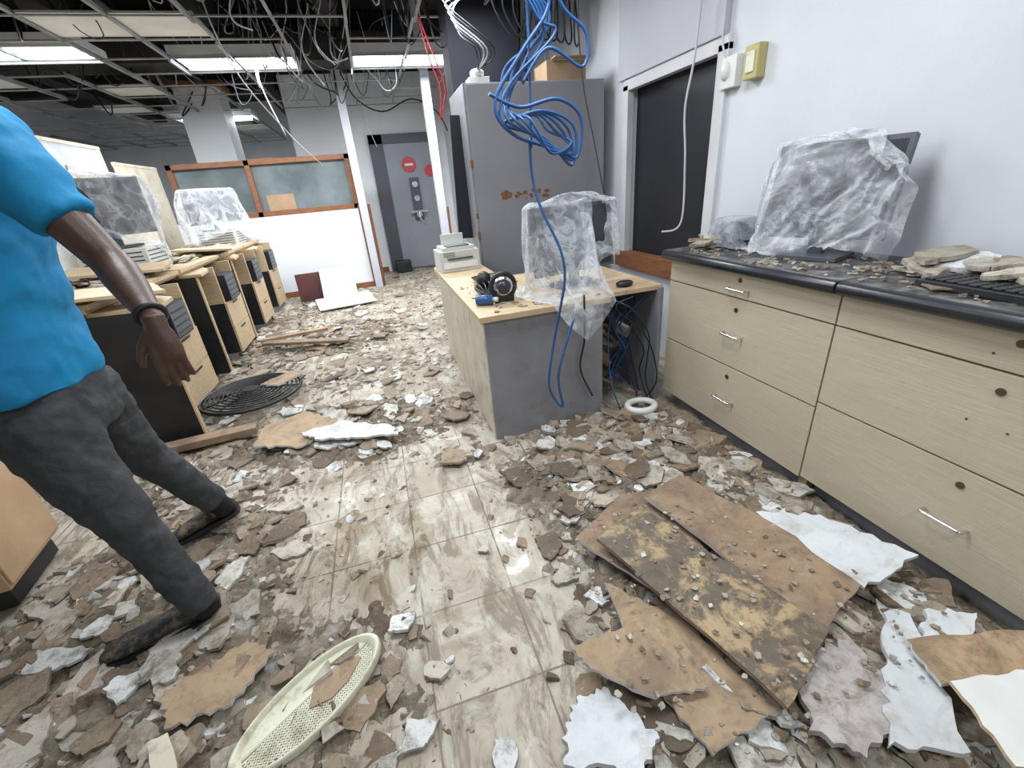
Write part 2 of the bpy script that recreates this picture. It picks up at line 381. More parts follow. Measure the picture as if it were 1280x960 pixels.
b=MB('trim_1'); b.box((-.22,8.12,0),(-.02,8.32,1.34),'wood'); b.box((-1.7,8.13,0),(-.22,8.15,.09),'wood'); b.build(.003)
b=MB('glazed_wood_partition')
for z in (1.30,2.03): b.box((-2.75,8.14,z),(-.2,8.28,z+.07),'wood')
for x in (-2.75,-1.72,-.27): b.box((x,8.14,1.3),(x+.07,8.28,2.1),'wood')
b.box((-2.7,8.2,1.35),(-.22,8.215,2.05),'glass'); b.box((-1.55,8.196,1.37),(-1.15,8.199,1.6),'card'); b.build(.003)
b=MB('baseboard_back'); b.box((-1.1,9.58,0),(.1,9.6,.1),'wood'); b.box((1.4,9.58,0),(1.62,9.6,.1),'wood'); b.build()
b=MB('wood_door_jamb'); b.box((1.12,7.6,0),(1.2,7.75,1.2),'wood'); b.build(.003)
b=MB('door_1')
b.box((.17,9.5,0),(.42,9.6,2.48),'doorf'); b.box((1.3,9.5,0),(1.42,9.6,2.48),'doorf'); b.box((.17,9.5,2.32),(1.42,9.6,2.48),'doorf')
b.box((.42,9.52,.03),(1.3,9.6,2.32),'doorg')
b.box((.80,9.47,.95),(.98,9.52,1.72),'doorf')
for z in (1.05,1.35,1.6): b.cyl((.89,9.47,z),(0,-1,0),.055,.05,'chrome',18)
b.tube([(.89,9.42,1.12),(.89,9.40,.98),(.93,9.40,.92)],.02,'chrome'); b.box((.72,9.39,1.09),(1.06,9.42,1.13),'chrome')
b.cyl((.84,9.5,1.95),(0,-1,0),.13,.015,'red',28); b.box((.76,9.475,1.93),(.92,9.483,1.97),'white')
b.cyl((1.22,9.5,1.82),(0,-1,0),.1,.015,'red',28)
b.build(.004)
# ------------------------------------------------------------------ right cabinets
b=MB('drawer_cabinet_run')
XF=1.66
b.box((1.73,-1.6,0),(2.19,2.25,.1),'deskgrey')
b.box((1.68,-1.6,.1),(2.19,2.29,.965),'lam')
def unit(y0,y1,seams,hs=(1,1,1)):
    for z0,z1,hd in zip(seams[1:],seams[:-1],hs):
        b.box((XF,y0+.004,z0+.004),(XF+.02,y1-.004,z1-.004),'lam')
        yc=(y0+y1)/2-.02; w=.062; zc=z0+(z1-z0)*.5
        if z1-z0<.2: lz=z1-.035; hz=z0+.045
        else: lz=z1-.06; hz=z0+(z1-z0)*.48
        b.cyl((XF-.004,yc,lz),(1,0,0),.012,.01,'brass',16)
        if hd: b.tube(spl([(XF,yc-w,hz),(XF-.028,yc-w+.004,hz),(XF-.032,yc-w+.02,hz),(XF-.032,yc+w-.02,hz),(XF-.028,yc+w-.004,hz),(XF,yc+w,hz)],4),.0055,'chrome',8)
        else:
            for dy in (-.05,.05): b.cyl((XF-.001,yc+dy,hz),(1,0,0),.004,.004,'brass',10)
unit(1.22,2.29,[.965,.84,.47,.10]); unit(.2,1.22,[.965,.84,.50,.11],(0,0,1)); unit(-.8,.2,[.965,.84,.50,.11]); unit(-1.6,-.8,[.965,.84,.5,.11])
b.box((1.69,1.20,0),(1.73,1.24,.1),'birch')
b.build(.002)
b=MB('black_countertop')
for y0,y1 in ((-1.62,1.215),(1.222,2.32)):
    b.box((1.63,y0,.967),(2.195,y1,1.02),'ctop'); b.tube([(1.632,y0,.993),(1.632,y1,.993)],.0265,'edge',14)
b.build(.004)
b=MB('tall_grey_cabinet'); b.box((.88,4.0,0),(2.10,4.62,2.2),'grey')
b.box((.885,3.985,.05),(2.095,4.0,2.19),'grey'); b.box((.865,4,.0),(.88,4.62,2.2),'deskgrey')
for i in range(26):
    x=1.12+random.random()*.42; z=1.36+random.uniform(-.035,.035); r=random.uniform(.008,.03)
    b.prism([(x+r*math.cos(a)*random.uniform(.5,1.2),z+r*.7*math.sin(a)*random.uniform(.5,1.2)) for a in [k*math.pi/4 for k in range(8)]],3.982-.0005*i/26,3.986,'rust',Matrix(((1,0,0,0),(0,0,1,0),(0,1,0,0),(0,0,0,1))))
for z,r in ((1.6,.03),(1.2,.02),(1.02,.035)): b.box((.864,3.99,z),(.885,4.02,z+r*2),'rust')
b.build(.004)
b=MB('dark_duct_column'); b.box((.93,4.7,2.0),(1.60,5.05,3.8),'navy'); b.build(.01)
b=MB('cardboard_box'); b.box((1.62,4.1,2.205),(1.98,4.4,2.36),'card'); b.box((1.66,4.0,2.36),(1.98,4.1,2.37),'card',); b.build(.004)
b=MB('router_with_cables'); b.box((.95,4.1,2.202),(1.12,4.25,2.26),'beigeplastic'); b.ell((1.03,4.15,2.29),(.06,.05,.035),'beigeplastic')
for k in range(6): b.tube(spl([(1.03,4.12,2.3),(1.0+k*.03,4.0,2.42),(.9-k*.02,4.1,2.55+k*.04),(.95+k*.05,4.5,2.9)],6),.006,random.choice(['cab','cab','wcab']),6)
b.build(.004)
b=MB('conduit_pipes'); 
for x in (1.72,1.80,2.0): b.tube(spl([(x,5.06,3.7),(x+.02,5.06,3.0),(x-.02,5.06,2.5),(x,5.06,2.2)],4),.012,'cab' if x<1.9 else 'wcab',8)
for k in range(9): b.tube(spl([(1.2+k*.1,4.3,3.7),(1.3+k*.08,4.2,3.1),(1.25+k*.09,4.3,2.8-k*.03),(1.5+k*.07,4.4,2.6),(1.7+k*.04,4.5,3.2)],6),.008,'cab',6)
b.build()
b=MB('leaning_dark_panel'); b.box((-.07,-.01,0),(.07,.01,1.0),'navy',TR((.80,4.25,1.02),(0,.05,0))); b.build(.003)
# ------------------------------------------------------------------ desk
b=MB('office_desk')
b.box((.47,2.28,0),(1.20,2.31,.77),'deskgrey'); b.box((1.17,2.3,.02),(1.20,3.1,.77),'deskgrey')
b.box((.47,2.30,.0),(.50,4.12,.77),'pale'); b.box((.50,4.09,0),(.86,4.12,.77),'pale')
b.box((.44,2.25,.77),(1.24,3.3,.805),'birch'); b.box((.44,3.3,.77),(.86,4.15,.805),'birch')
b.box((1.24,2.36,.77),(1.66,3.3,.80),'birch'); b.box((1.24,3.25,.1),(1.66,3.28,.77),'deskgrey'); b.box((1.62,2.33,.0),(1.65,3.3,.79),'deskgrey')
b.build(.003)
collider((.44,2.25,.70),(1.24,3.3,.805)); collider((1.24,2.36,.70),(1.66,3.3,.80)); collider((1.63,.2,.90),(2.2,2.32,1.02)); collider((2.19,.2,.5),(2.6,2.6,2.5)); collider((.47,2.28,.0),(1.2,2.6,.77))
e=monitor('plastic_wrapped_monitor',(1.20,2.66,.808),(.62,.3,.50),rz=.22,tilt=-.12)
sheet('x',(1.07,2.50,1.42),(1.34,1.14),.55,'film',e,60)
e=monitor('plastic_wrapped_monitor',(1.93,1.60,1.022),(.50,.3,.49),rz=-1.25,tilt=-.22)
sheet('x',(1.79,1.72,1.55),(.74,1.02),.04,'film2',e,44)
e=empty('grey_plastic_bag'); T=TR((1.93,2.10,1.022)); collider((-.07,-.07,0),(.07,.07,.15),T)
bb=MB('bag_contents'); bb.ell((1.93,2.10,1.09),(.08,.08,.07),'bezel'); bb.build(0,e)
sheet('x',(1.92,2.10,1.3),(.46,.40),.1,'filmd',e,28)
e=monitor('plastic_wrapped_monitor',(-2.15,4.75,1.225),(.6,.3,.55),rz=.6)
collider((-2.75,3.1,.95),(-1.74,7.6,1.015)); collider((-2.4,4.55,1.0),(-1.9,4.95,1.22)); collider((-2.23,6.8,1.0),(-1.78,7.2,1.2))
sheet('x',(-2.1,4.70,2.0),(1.35,1.2),.5,'film2',e,46)
e=monitor('plastic_wrapped_monitor',(-2.0,7.0,1.205),(.7,.3,.5),rz=.9)
sheet('x',(-2.0,6.95,2.0),(1.5,1.25),.8,'film2',e,42)
run_cloth()
b=MB('security_camera_dome'); b.tube([(.66+.075*math.cos(a),2.52,.90+.075*math.sin(a)) for a in [k*math.pi/12 for k in range(25)]],.014,'black',8); b.ell((.66,2.53,.90),(.07,.05,.07),'chrome'); b.ell((.66,2.50,.90),(.045,.04,.045),'screen'); b.box((.6,2.5,.806),(.72,2.6,.85),'black'); b.build()
b=MB('webcam'); b.ell((.63,2.9,.88),(.05,.05,.055),'black'); b.ell((.73,2.8,.86),(.04,.04,.045),'black'); b.box((.57,2.75,.806),(.8,2.95,.83),'black')
for k in range(8): b.tube(spl([(.6,2.7,.815),(.55+k*.03,2.8,.85+.01*k),(.62,3.0+k*.04,.83),(.75,3.0,.82)],5),.005,'cab',5)
b.build()
b=MB('blue_bottle'); b.tube([(.49,2.52,.838),(.58,2.48,.838)],.03,'blue',14); b.tube([(.58,2.48,.838),(.61,2.467,.838)],.014,'white',10); b.build()
b=MB('computer_mouse'); b.ell((1.44,2.45,.82),(.06,.035,.022),'black'); b.build()
b=MB('laser_printer')
T=TR((.63,3.93,.806),(0,0,.05))
b.box((-.17,-.15,.0),(.17,.15,.17),'beigeplastic',T); b.box((-.15,-.16,.03),(.15,-.14,.08),'white',T); b.box((-.14,-.13,.17),(.14,.13,.20),'beigeplastic',T)
b.box((-.11,-.165,.10),(.11,-.15,.115),'bezel',T); b.box((-.1,-.12,.20),(.1,.0,.21),'bezel',T); b.box((-.1,.09,.2),(.1,.11,.29),'beigeplastic',T)
for k in range(4): b.box((-.14,-.152,.125+k*.01),(-.04,-.149,.13+k*.01),'bezel',T)
b.build(.012)
b=MB('under_desk_clutter')
for i in range(20):
    T=TR((1.30+random.random()*.22,2.5+random.random()*.6,.08+random.random()*.4),(random.uniform(-1,1),random.uniform(-1,1),random.random()*6))
    r=random.uniform(.05,.09); b.box((-r,-r*.7,-.01),(r,r*.7,.01),random.choice(['card','pinkish','plaster','board','card']),T)
for i in range(12):
    x=random.uniform(1.24,1.58);y=random.uniform(2.3,2.7); P=[(x,y,.76)]
    for k in range(5): x=min(1.58,max(1.24,x+random.uniform(-.18,.18)));y=max(2.25,y+random.uniform(-.12,.12)); P.append((x,y,max(.03,.7-k*.17)))
    b.tube(spl(P,6),.005,random.choice(['blue','cab','cab','blue']),6)
b.build()
b=MB('blue_cable_bundle')
Yc=2.12
def cp(px,py,dy=0): return (.777+(px-670)/282,Yc+dy,1.70-(py-150)/285)
b.tube(spl([(.80,2.12,3.85),cp(672,-110),cp(690,10),cp(690,40),cp(655,80),cp(618,130),cp(640,165),cp(700,185),cp(726,195),cp(732,150),cp(700,128),cp(650,135),cp(612,120)],10),.008,'blue',8)
for k in range(5):
    dx=k*7; b.tube(spl([(.78+.02*k,2.14,3.7),cp(640+dx*.5,-60,.02*k),cp(675+dx,40,.02*k),cp(700-dx*2,60+dx,.03*k),cp(640,110+dx,.02*k),cp(625+dx,150,-.02*k),cp(680,170+dx*.7,-.02*k),cp(718,205-dx,0),cp(722-dx,160,.02*k),cp(680,140,.03*k),cp(630,150,.02*k)],10),.0065,'blue',8)
b.tube(spl([cp(735,-90),cp(705,20),cp(740,60),cp(735,95),cp(690,75),cp(655,110)],8),.0075,'blue',8)
b.tube(spl([cp(660,170),cp(662,215,.01),(.775,2.1,1.33),(.845,2.05,1.14),(.86,2.04,1.0),(.84,2.06,.85),(.80,2.1,.6),(.77,2.1,.38),(.84,2.08,.25),(.83,2.1,.45),(.95,2.14,.75)],8),.007,'blue',8)
b.tube(spl([cp(667,-90,.02),cp(668,60,.02),cp(664,180,.02)],8),.006,'blue',8)
b.tube(spl([(1.05,2.22,.85),(1.04,2.2,.6),(1.02,2.22,.4),(1.1,2.22,.2)],8),.006,'cab',6)
b.build()
b=MB('dangling_white_cord'); b.tube(spl([(2.08,2.75,2.6),(2.08,2.78,2.1),(2.05,2.8,1.8),(2.08,2.8,1.5),(2.10,2.82,1.1),(2.0,2.9,1.04)],8),.007,'wcab',6)
b.tube(spl([(1.72,3.7,2.9),(1.75,3.7,2.2),(1.78,3.5,1.6),(1.75,3.3,1.25),(1.6,3.0,1.1)],8),.005,'cab',6); b.build()
b=MB('wall_socket_box'); b.box((2.15,2.50,1.86),(2.198,2.62,2.02),'white'); b.ell((2.15,2.58,1.95),(.03,.03,.05),'white'); b.tube(spl([(2.16,2.58,2.0),(2.14,2.62,2.1),(2.17,2.66,2.3),(2.17,2.66,2.9)],5),.007,'wcab',6); b.build(.006)
b=MB('wall_switch'); b.box((2.14,2.33,1.87),(2.198,2.43,2.03),'yellow'); b.box((2.132,2.35,1.90),(2.142,2.41,2.0),'cream'); b.build(.006)
b=MB('computer_keyboard'); T=TR((1.79,.80,1.022),(0,0,1.5)); b.box((-.23,-.08,0),(.23,.08,.022),'black',T)
for i in range(14):
    for j in range(5): b.box((-.215+i*.031,-.065+j*.027,.022),(-.215+i*.031+.025,-.065+j*.027+.021,.029),'black',T)
b.build(.002)
# ------------------------------------------------------------------ debris
def dens(x,y):
    def e(cx,cy,rx,ry,a):
        d=((x-cx)/rx)**2+((y-cy)/ry)**2; return a*math.exp(-d*d*.7)
    D=max(e(1.05,1.78,.58,.55,1.0),e(1.5,1.3,.25,1.1,.85),e(1.0,.75,.6,.5,.8),e(-.35,2.85,.75,.42,.85),e(-1.2,1.6,.55,.9,.65),e(-.8,1.0,.8,.4,.6),
          e(-1.45,4.5,.45,2.4,.65),e(-.6,5.2,.8,.7,.65),e(-.9,7,.8,.7,.5),e(1.1,2.2,.5,.2,.8),e(.25,2.2,.2,.15,.5),e(-.2,3.9,.7,.5,.4),.22)
    D-= .22*math.exp(-((x-.08)/.28)**2)*(1 if y<2.2 else .4)
    return D
def mudh(x,y):
    r=1-2*abs(fbm(x*7,y*7,3,4)); D=dens(x,y)
    return .082*D+.05*fbm(x*3.1,y*3.1,1)+(.022+.03*D)*(r-.6)+.032*fbm(x*16,y*16,5,3)+.012*noise.noise((x*45,y*45,1))-.036
PAL=[(.30,.215,.14),(.225,.165,.115),(.13,.095,.066),(.39,.34,.27),(.34,.285,.22),(.52,.49,.44),(.66,.66,.64),(.41,.365,.31),(.35,.285,.21),(.46,.41,.35),(.29,.225,.16),(.25,.19,.13)]
def heightfield(name,x0,x1,y0,y1,st):
    b=MB(name); nx=int((x1-x0)/st)+1; ny=int((y1-y0)/st)+1; H=[];cols=[]
    vs=[]
    for j in range(ny):
        for i in range(nx):
            x=x0+i*st;y=y0+j*st;h=mudh(x,y); H.append(h); vs.append((x,y,min(h,.17)))
            t=fbm(x*5+9,y*5,7)+.5; u=noise.noise((x*14,y*14,5))
            c=V((.20,.15,.10)).lerp(V((.40,.345,.27)),max(0,min(1,(t-.3)*2.2)))
            if u>.3: c=c.lerp(V((.57,.545,.49)),min(1,(u-.3)*5))
            cols.append(c)
    fs=[];
    for j in range(ny-1):
        for i in range(nx-1):
            a=j*nx+i; q=(a,a+1,a+nx+1,a+nx)
            if max(H[k] for k in q)>0: fs.append(q)
    used={}; nv=[];nc=[];nf=[]
    for f in fs:
        g=[]
        for k in f:
            if k not in used: used[k]=len(nv); nv.append((vs[k][0],vs[k][1],max(vs[k][2],-.004))); nc.append(cols[k])
            g.append(used[k])
        nf.append(g)
    b.add(nv,nf,'mud',None,True); b.col=nc; return b.build()
heightfield('mud_and_rubble',-1.75,1.70,.2,3.2,.0095)
heightfield('mud_and_rubble',-1.75,1.62,3.2,9.3,.028)
def shard(b,x,y,z,r,th,tilt,c,n=None,asp=1,rz=None,side=None):
    n=n or random.randint(4,7); rz=random.random()*6.28 if rz is None else rz
    T=TR((x,y,z),(random.uniform(-tilt,tilt),random.uniform(-tilt,tilt),rz))
    P=[];
    for k in range(n):
        a=(k+random.uniform(-.38,.38))*2*math.pi/n; rr=r*random.uniform(.6,1.2); P.append((rr*math.cos(a),rr*math.sin(a)*asp))
    Q=[]
    m=4 if r>.05 else (2 if r>.025 else 1)
    for k in range(n):
        p=P[k];q=P[(k+1)%n]
        for j in range(m):
            t=j/m; jx=random.uniform(-.07,.07)*r if j else 0; jy=random.uniform(-.07,.07)*r if j else 0; Q.append((p[0]+(q[0]-p[0])*t+jx,p[1]+(q[1]-p[1])*t+jy))
    k=len(Q); vs=[(a,bb,0) for a,bb in Q]+[(a*.98,bb*.98,th) for a,bb in Q]
    fs=[tuple(range(k-1,-1,-1))]+[(i,(i+1)%k,k+(i+1)%k,k+i) for i in range(k)]+[tuple(range(k,2*k))]
    b.add(vs,fs,'debris',T)
    sc=side or (tuple(v*.7 for v in c) if random.random()<.6 else (.48,.45,.40)); f=random.uniform(.85,1.15)
    b.col+= [tuple(v*f for v in sc)]*k+[tuple(v*f for v in c)]*k
b=MB('ceiling_debris_fragments'); b.col=[]
cnt=0; tries=0
while cnt<6800 and tries<160000:
    tries+=1
    y=.25+ (random.random()**1.9)*8.6; x=random.uniform(-1.7,1.62)
    D=dens(x,y)
    if random.random()>D*1.1: continue
    if x>.42 and 2.25<y<4.2: continue
    if x>.8 and y>3.9: continue
    u=random.random(); r=.006+.028*u**2.2
    if random.random()<.28*D: r=random.uniform(.03,.10)
    if y>3.2: r*=1.3
    z=max(0,mudh(x,y))-(.003)
    c=random.choice(PAL)
    shard(b,x,y,z,r,min(.012,r*random.uniform(.2,.6)),.7 if r<.03 else .28,c); cnt+=1
for x,y,r,c,a in [(-.84,2.82,.2,0,.6),(-.45,2.62,.17,6,.5),(-.25,2.5,.17,6,.35),(-.28,3.18,.14,6,.7),(.17,2.15,.12,0,.7),(-.15,2.9,.12,5,.5),(.05,2.75,.1,5,.5),
  (1.53,1.90,.06,6,.8),(1.60,1.52,.07,6,.6),(1.36,1.42,.11,5,.8),(1.55,1.70,.1,0,.8),(.54,1.03,.06,6,.9),(.46,1.17,.06,7,.9),(.60,1.44,.07,5,.6),(.99,1.6,.13,0,.7),(.8,1.5,.1,3,.7),(1.15,1.45,.12,5,.8),(1.28,1.62,.10,9,.7),(1.2,1.85,.08,6,.7),
  (.73,1.6,.07,6,.7),(.18,1.42,.03,5,.7),(-.8,1.16,.13,0,.6),(-.17,.80,.07,6,.8),(.06,.67,.06,6,.6),(-.9,1.7,.1,5,.7),(-1.35,1.1,.15,5,.6),(-.6,4.4,.12,5,.6),(-.2,4.9,.14,0,.6),
  (.45,1.33,.08,2,.8),(.7,1.75,.1,2,.7),(1.3,1.15,.12,0,.7),(1.5,.9,.1,5,.6),(-.9,4.9,.2,0,.5),(-1.0,5.5,.2,2,.3),(.3,5.0,.12,3,.7),(.1,6.0,.15,5,.6),(.2,7,.2,0,.6),(-.4,6.2,.2,5,.6),(-1.0,1.3,.12,5,.6),(-1.2,1.8,.12,3,.7),(-.75,2.1,.12,9,.5),(-1.5,1.0,.14,9,.6),
  (-1.1,.98,.12,9,.6),(-.85,1.4,.13,9,.6),(-.65,1.75,.09,9,.6),(-1.4,1.45,.12,6,.6),(-.55,3.0,.12,5,.6),(0,3.1,.1,6,.6),(-.1,3.6,.1,6,.6),(-.9,3.3,.1,6,.7),(.9,2.0,.07,6,.7),(1.45,1.15,.08,6,.7)]:
    shard(b,x,y,max(0,mudh(x,y))+.006,r,.012,.12,PAL[c],n=7,asp=a)
b.build()
b=MB('countertop_debris'); b.col=[]
for i in range(320):
    y=random.uniform(.4,2.25); x=random.uniform(1.66,2.12); 
    r=random.choice([.006,.01,.016,.012]);
    if (.5<y<1.2 or y>1.95) and x>1.75 and random.random()<.3: r=random.uniform(.03,.07)
    shard(b,x,y,1.021+(.01 if r>.03 else 0),r,.006,.3 if r<.03 else .12,random.choice(PAL))
WT=(.52,.47,.38)
for x,y,r,c in [(2.03,1.14,.15,PAL[3]),(2.0,1.02,.16,PAL[6]),(2.03,.9,.18,PAL[0]),(2.0,.80,.18,WT),(2.02,.68,.17,PAL[8]),(1.95,.95,.12,PAL[9]),(1.9,1.12,.09,PAL[3]),(1.86,.86,.07,WT),(2.05,2.2,.1,PAL[4]),(1.88,2.2,.1,WT),(1.8,2.22,.08,PAL[0]),(1.98,2.22,.11,PAL[5]),(1.75,2.15,.07,PAL[4])]:
    shard(b,x,y,1.045+random.random()*.04,r,.015,.2,c,n=7,asp=.75)
b.build()
b=MB('desktop_dust_and_chips'); b.col=[]
for i in range(110): shard(b,random.uniform(.5,1.2),random.uniform(2.3,3.2),.806,random.uniform(.006,.022),.004,.1,random.choice(PAL))
b.build()
b=MB('teller_counter_debris'); b.col=[]
for i in range(260):
    y=random.uniform(3.15,7.5); x=random.uniform(-2.5,-1.80)
    if (4.5<y<5 or 6.75<y<7.25) and x<-1.82: continue
    shard(b,x,y,1.03,random.choice([.02,.03,.05,.1,.14]),.012,.25,random.choice(PAL+[(.6,.45,.27)]*3))
b.build()
def jag(P,j=.012,m=9):
    out=[]
    for k in range(len(P)):
        p=V((*P[k],0));q=V((*P[(k+1)%len(P)],0)); nrm=(q-p).cross(V((0,0,1))).normalized()
        for i in range(m):
            t=i/m; o=p.lerp(q,t)+nrm*(random.uniform(-j,j) if i else 0); out.append((o.x,o.y))
    return out
def boardz(name,P,z,th,m,tilt=(0,0),j=.006,side='plaster'):
    b=MB(name); cx=sum(p[0] for p in P)/len(P); cy=sum(p[1] for p in P)/len(P)
    b.prism([(x-cx,y-cy) for x,y in jag(P,j)],0,th,m,TR((cx,cy,z),(tilt[0],tilt[1],0)),side); return b.build()
boardz('fallen_ceiling_board',[(.55,1.27),(.86,1.45),(1.06,1.42),(1.0,1.0),(.75,.85)],.065,.012,'board',(0,.03))
boardz('fallen_ceiling_board',[(.93,1.36),(1.16,1.42),(1.42,.72),(1.10,.62)],.10,.012,'board',(.03,-.03))
boardz('mouldy_ceiling_board',[(.60,1.18),(.86,1.28),(1.10,.60),(.80,.47)],.12,.016,'mould',(.02,.02),.008,'board')
boardz('fallen_ceiling_board',[(.33,.83),(.62,.84),(.66,.60),(.50,.62),(.36,.75)],.09,.012,'board2',(.02,.05))
boardz('fallen_ceiling_board',[(.56,1.04),(.74,.80),(.80,.50),(.574,.47),(.52,.7)],.055,.012,'board2',(.02,-.02))
boardz('white_ceiling_tile_piece',[(1.30,1.10),(1.50,.98),(1.62,.70),(1.35,.68)],.11,.014,'plaster',(.02,-.1),.010)
boardz('white_ceiling_tile_piece',[(1.33,.60),(1.40,.57),(1.14,.26),(.97,.33),(1.12,.45)],.085,.016,'plaster',(0,.03),.012)
boardz('white_ceiling_tile_piece',[(1.46,.56),(1.58,.5),(1.40,.42),(1.33,.50)],.09,.016,'plaster',(0,.03),.01)
boardz('crumbled_plaster_piece',[(.98,.6),(1.15,.56),(1.10,.36),(.9,.33),(.82,.42)],.08,.02,'pinkish',(0,.02),.015,'pinkish')
boardz('fallen_ceiling_board',[(1.27,.50),(1.64,.40),(1.64,.28),(1.22,.38)],.12,.013,'board2',(-.05,0))
boardz('white_ceiling_tile_piece',[(1.22,.37),(1.5,.31),(1.4,.1),(1.15,.2)],.15,.012,'white',(.02,0),.006,'birch')
boardz('white_ceiling_tile_piece',[(.30,.72),(.40,.71),(.47,.55),(.38,.5),(.20,.58),(.24,.66)],.03,.022,'plaster',(0,0),.012)
boardz('fallen_ceiling_board',[(-.98,2.95),(-.7,3.05),(-.5,2.85),(-.7,2.6),(-1.0,2.7)],.08,.012,'board2',(.05,.03),.02)
boardz('white_ceiling_tile_piece',[(-.72,2.72),(-.45,2.78),(-.15,2.6),(-.12,2.48),(-.4,2.55),(-.6,2.6)],.085,.014,'plaster',(.05,.03),.015)
boardz('fallen_ceiling_board',[(-.95,1.18),(-.72,1.28),(-.62,1.2),(-.72,1.06),(-.9,1.05)],.04,.012,'board2',(0,0),.012)
boardz('cream_board_strip',[(-.93,1.02),(-.88,1.03),(-.78,.86),(-.84,.84)],.05,.01,'pale',(0,0),.002,'birch')
b=MB('crumbs_on_boards'); b.col=[]
for i in range(320):
    x=random.uniform(.4,1.5); y=random.uniform(.4,1.35)
    shard(b,x,y,.142 if (.65<x<1.05 and .5<y<1.2) else .112,random.uniform(.003,.013),.004,.3,random.choice(PAL))
b.build()
b=MB('white_ring_plate'); b.tube([(1.44+.09*math.cos(a),2.2+.075*math.sin(a),.06) for a in [k*math.pi/12 for k in range(25)]],(.022),'white',8); b.build()
b=MB('oval_perforated_cover'); T=TR((-.47,.985,.035),(.06,0,math.atan2(.26,.36)))
n=40; A=.245;B=.10
out=[];
for (s,z) in ((1.0,.0),(1.0,.03),(.97,.036),(.93,.034),(.86,.012)): out+= [(A*s*math.cos(2*math.pi*k/n),B*s*math.sin(2*math.pi*k/n),z) for k in range(n)]
b.add(out,[(r*n+k,r*n+(k+1)%n,(r+1)*n+(k+1)%n,(r+1)*n+k) for r in range(4) for k in range(n)],'cream',T,True)
st=.0095
for i in range(-30,30):
    x=i*st
    if abs(x)>A*.86: continue
    yy=B*.86*math.sqrt(1-(x/(A*.86))**2)
    b.box((x-.0028,-yy,.010),(x+.0028,yy*.25,.014),'cream',T)
for i in range(-14,4):
    y=i*st
    if abs(y)>B*.86: continue
    xx=A*.86*math.sqrt(1-(y/(B*.86))**2); b.box((-xx,y-.0028,.010),(xx,y+.0028,.014),'cream',T)
P=[(A*.88*math.cos(t),max(.02,B*.88*math.sin(t))) for t in [k*math.pi/14 for k in range(15)]]
b.prism(P,.010,.016,'cream',T)
b.prism([(-.02,-.015),(.04,-.045),(.10,-.04),(.17,-.01),(.14,.035),(.02,.03)],.015,.019,'board2',T)
b.build()
b=MB('round_fan_grille'); c=V((-1.22,3.68,.085)); R0=.37
for k in range(1,12):
    r=R0*k/11; b.tube([(c.x+r*math.cos(a),c.y+r*math.sin(a),c.z+.03*(1-(r/R0)**2)) for a in [i*math.pi/18 for i in range(37)]],.006 if k<11 else .014,'black',6)
for k in range(12):
    a=k*math.pi/6; b.tube([(c.x,c.y,c.z+.03),(c.x+R0*math.cos(a),c.y+R0*math.sin(a),c.z)],.006,'black',6)
b.cyl((c.x,c.y,c.z+.02),(0,0,1),.06,.02,'black'); b.build()
boardz('fallen_ceiling_board',[(-1.15,3.7),(-.95,3.9),(-.85,3.78),(-1.0,3.6)],.125,.012,'board2',(0,0),.012)
b=MB('bent_white_panel'); T=TR((-.65,6.95,.06),(.1,0,.2)); b.box((-.4,-.3,0),(.4,.25,.02),'white',T); b.box((-.25,-.02,0),(.25,.0,.45),'white',TR((-.72,7.2,.08),(-.5,.1,.2))); b.build(.005)
b=MB('maroon_board'); b.box((-.4,-.01,0),(.35,.01,.42),'maroon',TR((-.95,7.5,.03),(-.15,0,.1))); b.build(.004)
b=MB('timber_plank'); b.box((-.45,-.05,0),(.45,.05,.03),'board',TR((-.95,4.9,.08),(0,.05,-.25))); b.box((-.35,-.04,0),(.35,.04,.03),'board2',TR((-1.1,5.2,.1),(0,.0,.15))); b.build(.003)
# ------------------------------------------------------------------ left teller counters
def tellerdesk(y0,y1,x1=-1.72,px=-1.45):
    b=MB('teller_desk')
    b.box((-2.75,y0,.96),(x1,y1,.985),'birch'); b.box((-2.75,y0,.985),(x1+.03,y1,1.015),'birch')
    b.box((-2.75,y0,0),(px,y0+.03,.93),'black'); b.box((px,y0-.003,0),(px+.012,y0+.033,.93),'birch')
    b.box((-2.75,y0,0),(-2.72,y1,1.0),'pale')
    b.prism([(x1-.02,y0+.03),(px+.06,y0-.02),(px+.02,y0+.30),(x1-.02,y0+.65)],.935,.957,'birch')
    a=y0+.45; c=y0+1.0; xx=-1.58
    b.box((-2.3,a,.08),(xx-.02,c,.60),'black'); b.box((-2.3,a,.6),(xx-.01,a+.025,.955),'birch'); b.box((-2.3,c-.025,.6),(xx-.01,c,.955),'birch'); b.box((-2.3,a,.0),(xx-.06,c,.08),'deskgrey')
    b.box((-2.3,a+.02,.6),(-2.2,c-.02,.95),'black')
    b.box((xx-.02,a+.003,.085),(xx,c-.003,.34),'birch'); b.box((xx-.02,a+.003,.345),(xx,c-.003,.60),'birch')
    for z in (.30,.56): b.box((xx,(a+c)/2-.08,z),(xx+.006,(a+c)/2+.08,z+.015),'black')
    b.box((-2.1,a+.10,.605),(xx+.03,c-.14,.86),'black'); b.box((xx+.03,a+.11,.62),(xx+.035,c-.15,.85),'bezel')
    for k in range(4): b.box((xx+.035,a+.13,.64+k*.05),(xx+.037,c-.17,.655+k*.05),'black')
    b.box((-2.2,a-.28,.45),(-1.75,a-.02,.47),'birch'); b.box((-2.1,a-.25,.471),(-1.8,a-.05,.62),'white')
    b.build(.004)
tellerdesk(3.1,4.45,px=-1.4); tellerdesk(4.5,5.6,px=-1.6); tellerdesk(5.65,6.6,px=-1.62); tellerdesk(6.65,7.6,px=-1.62)
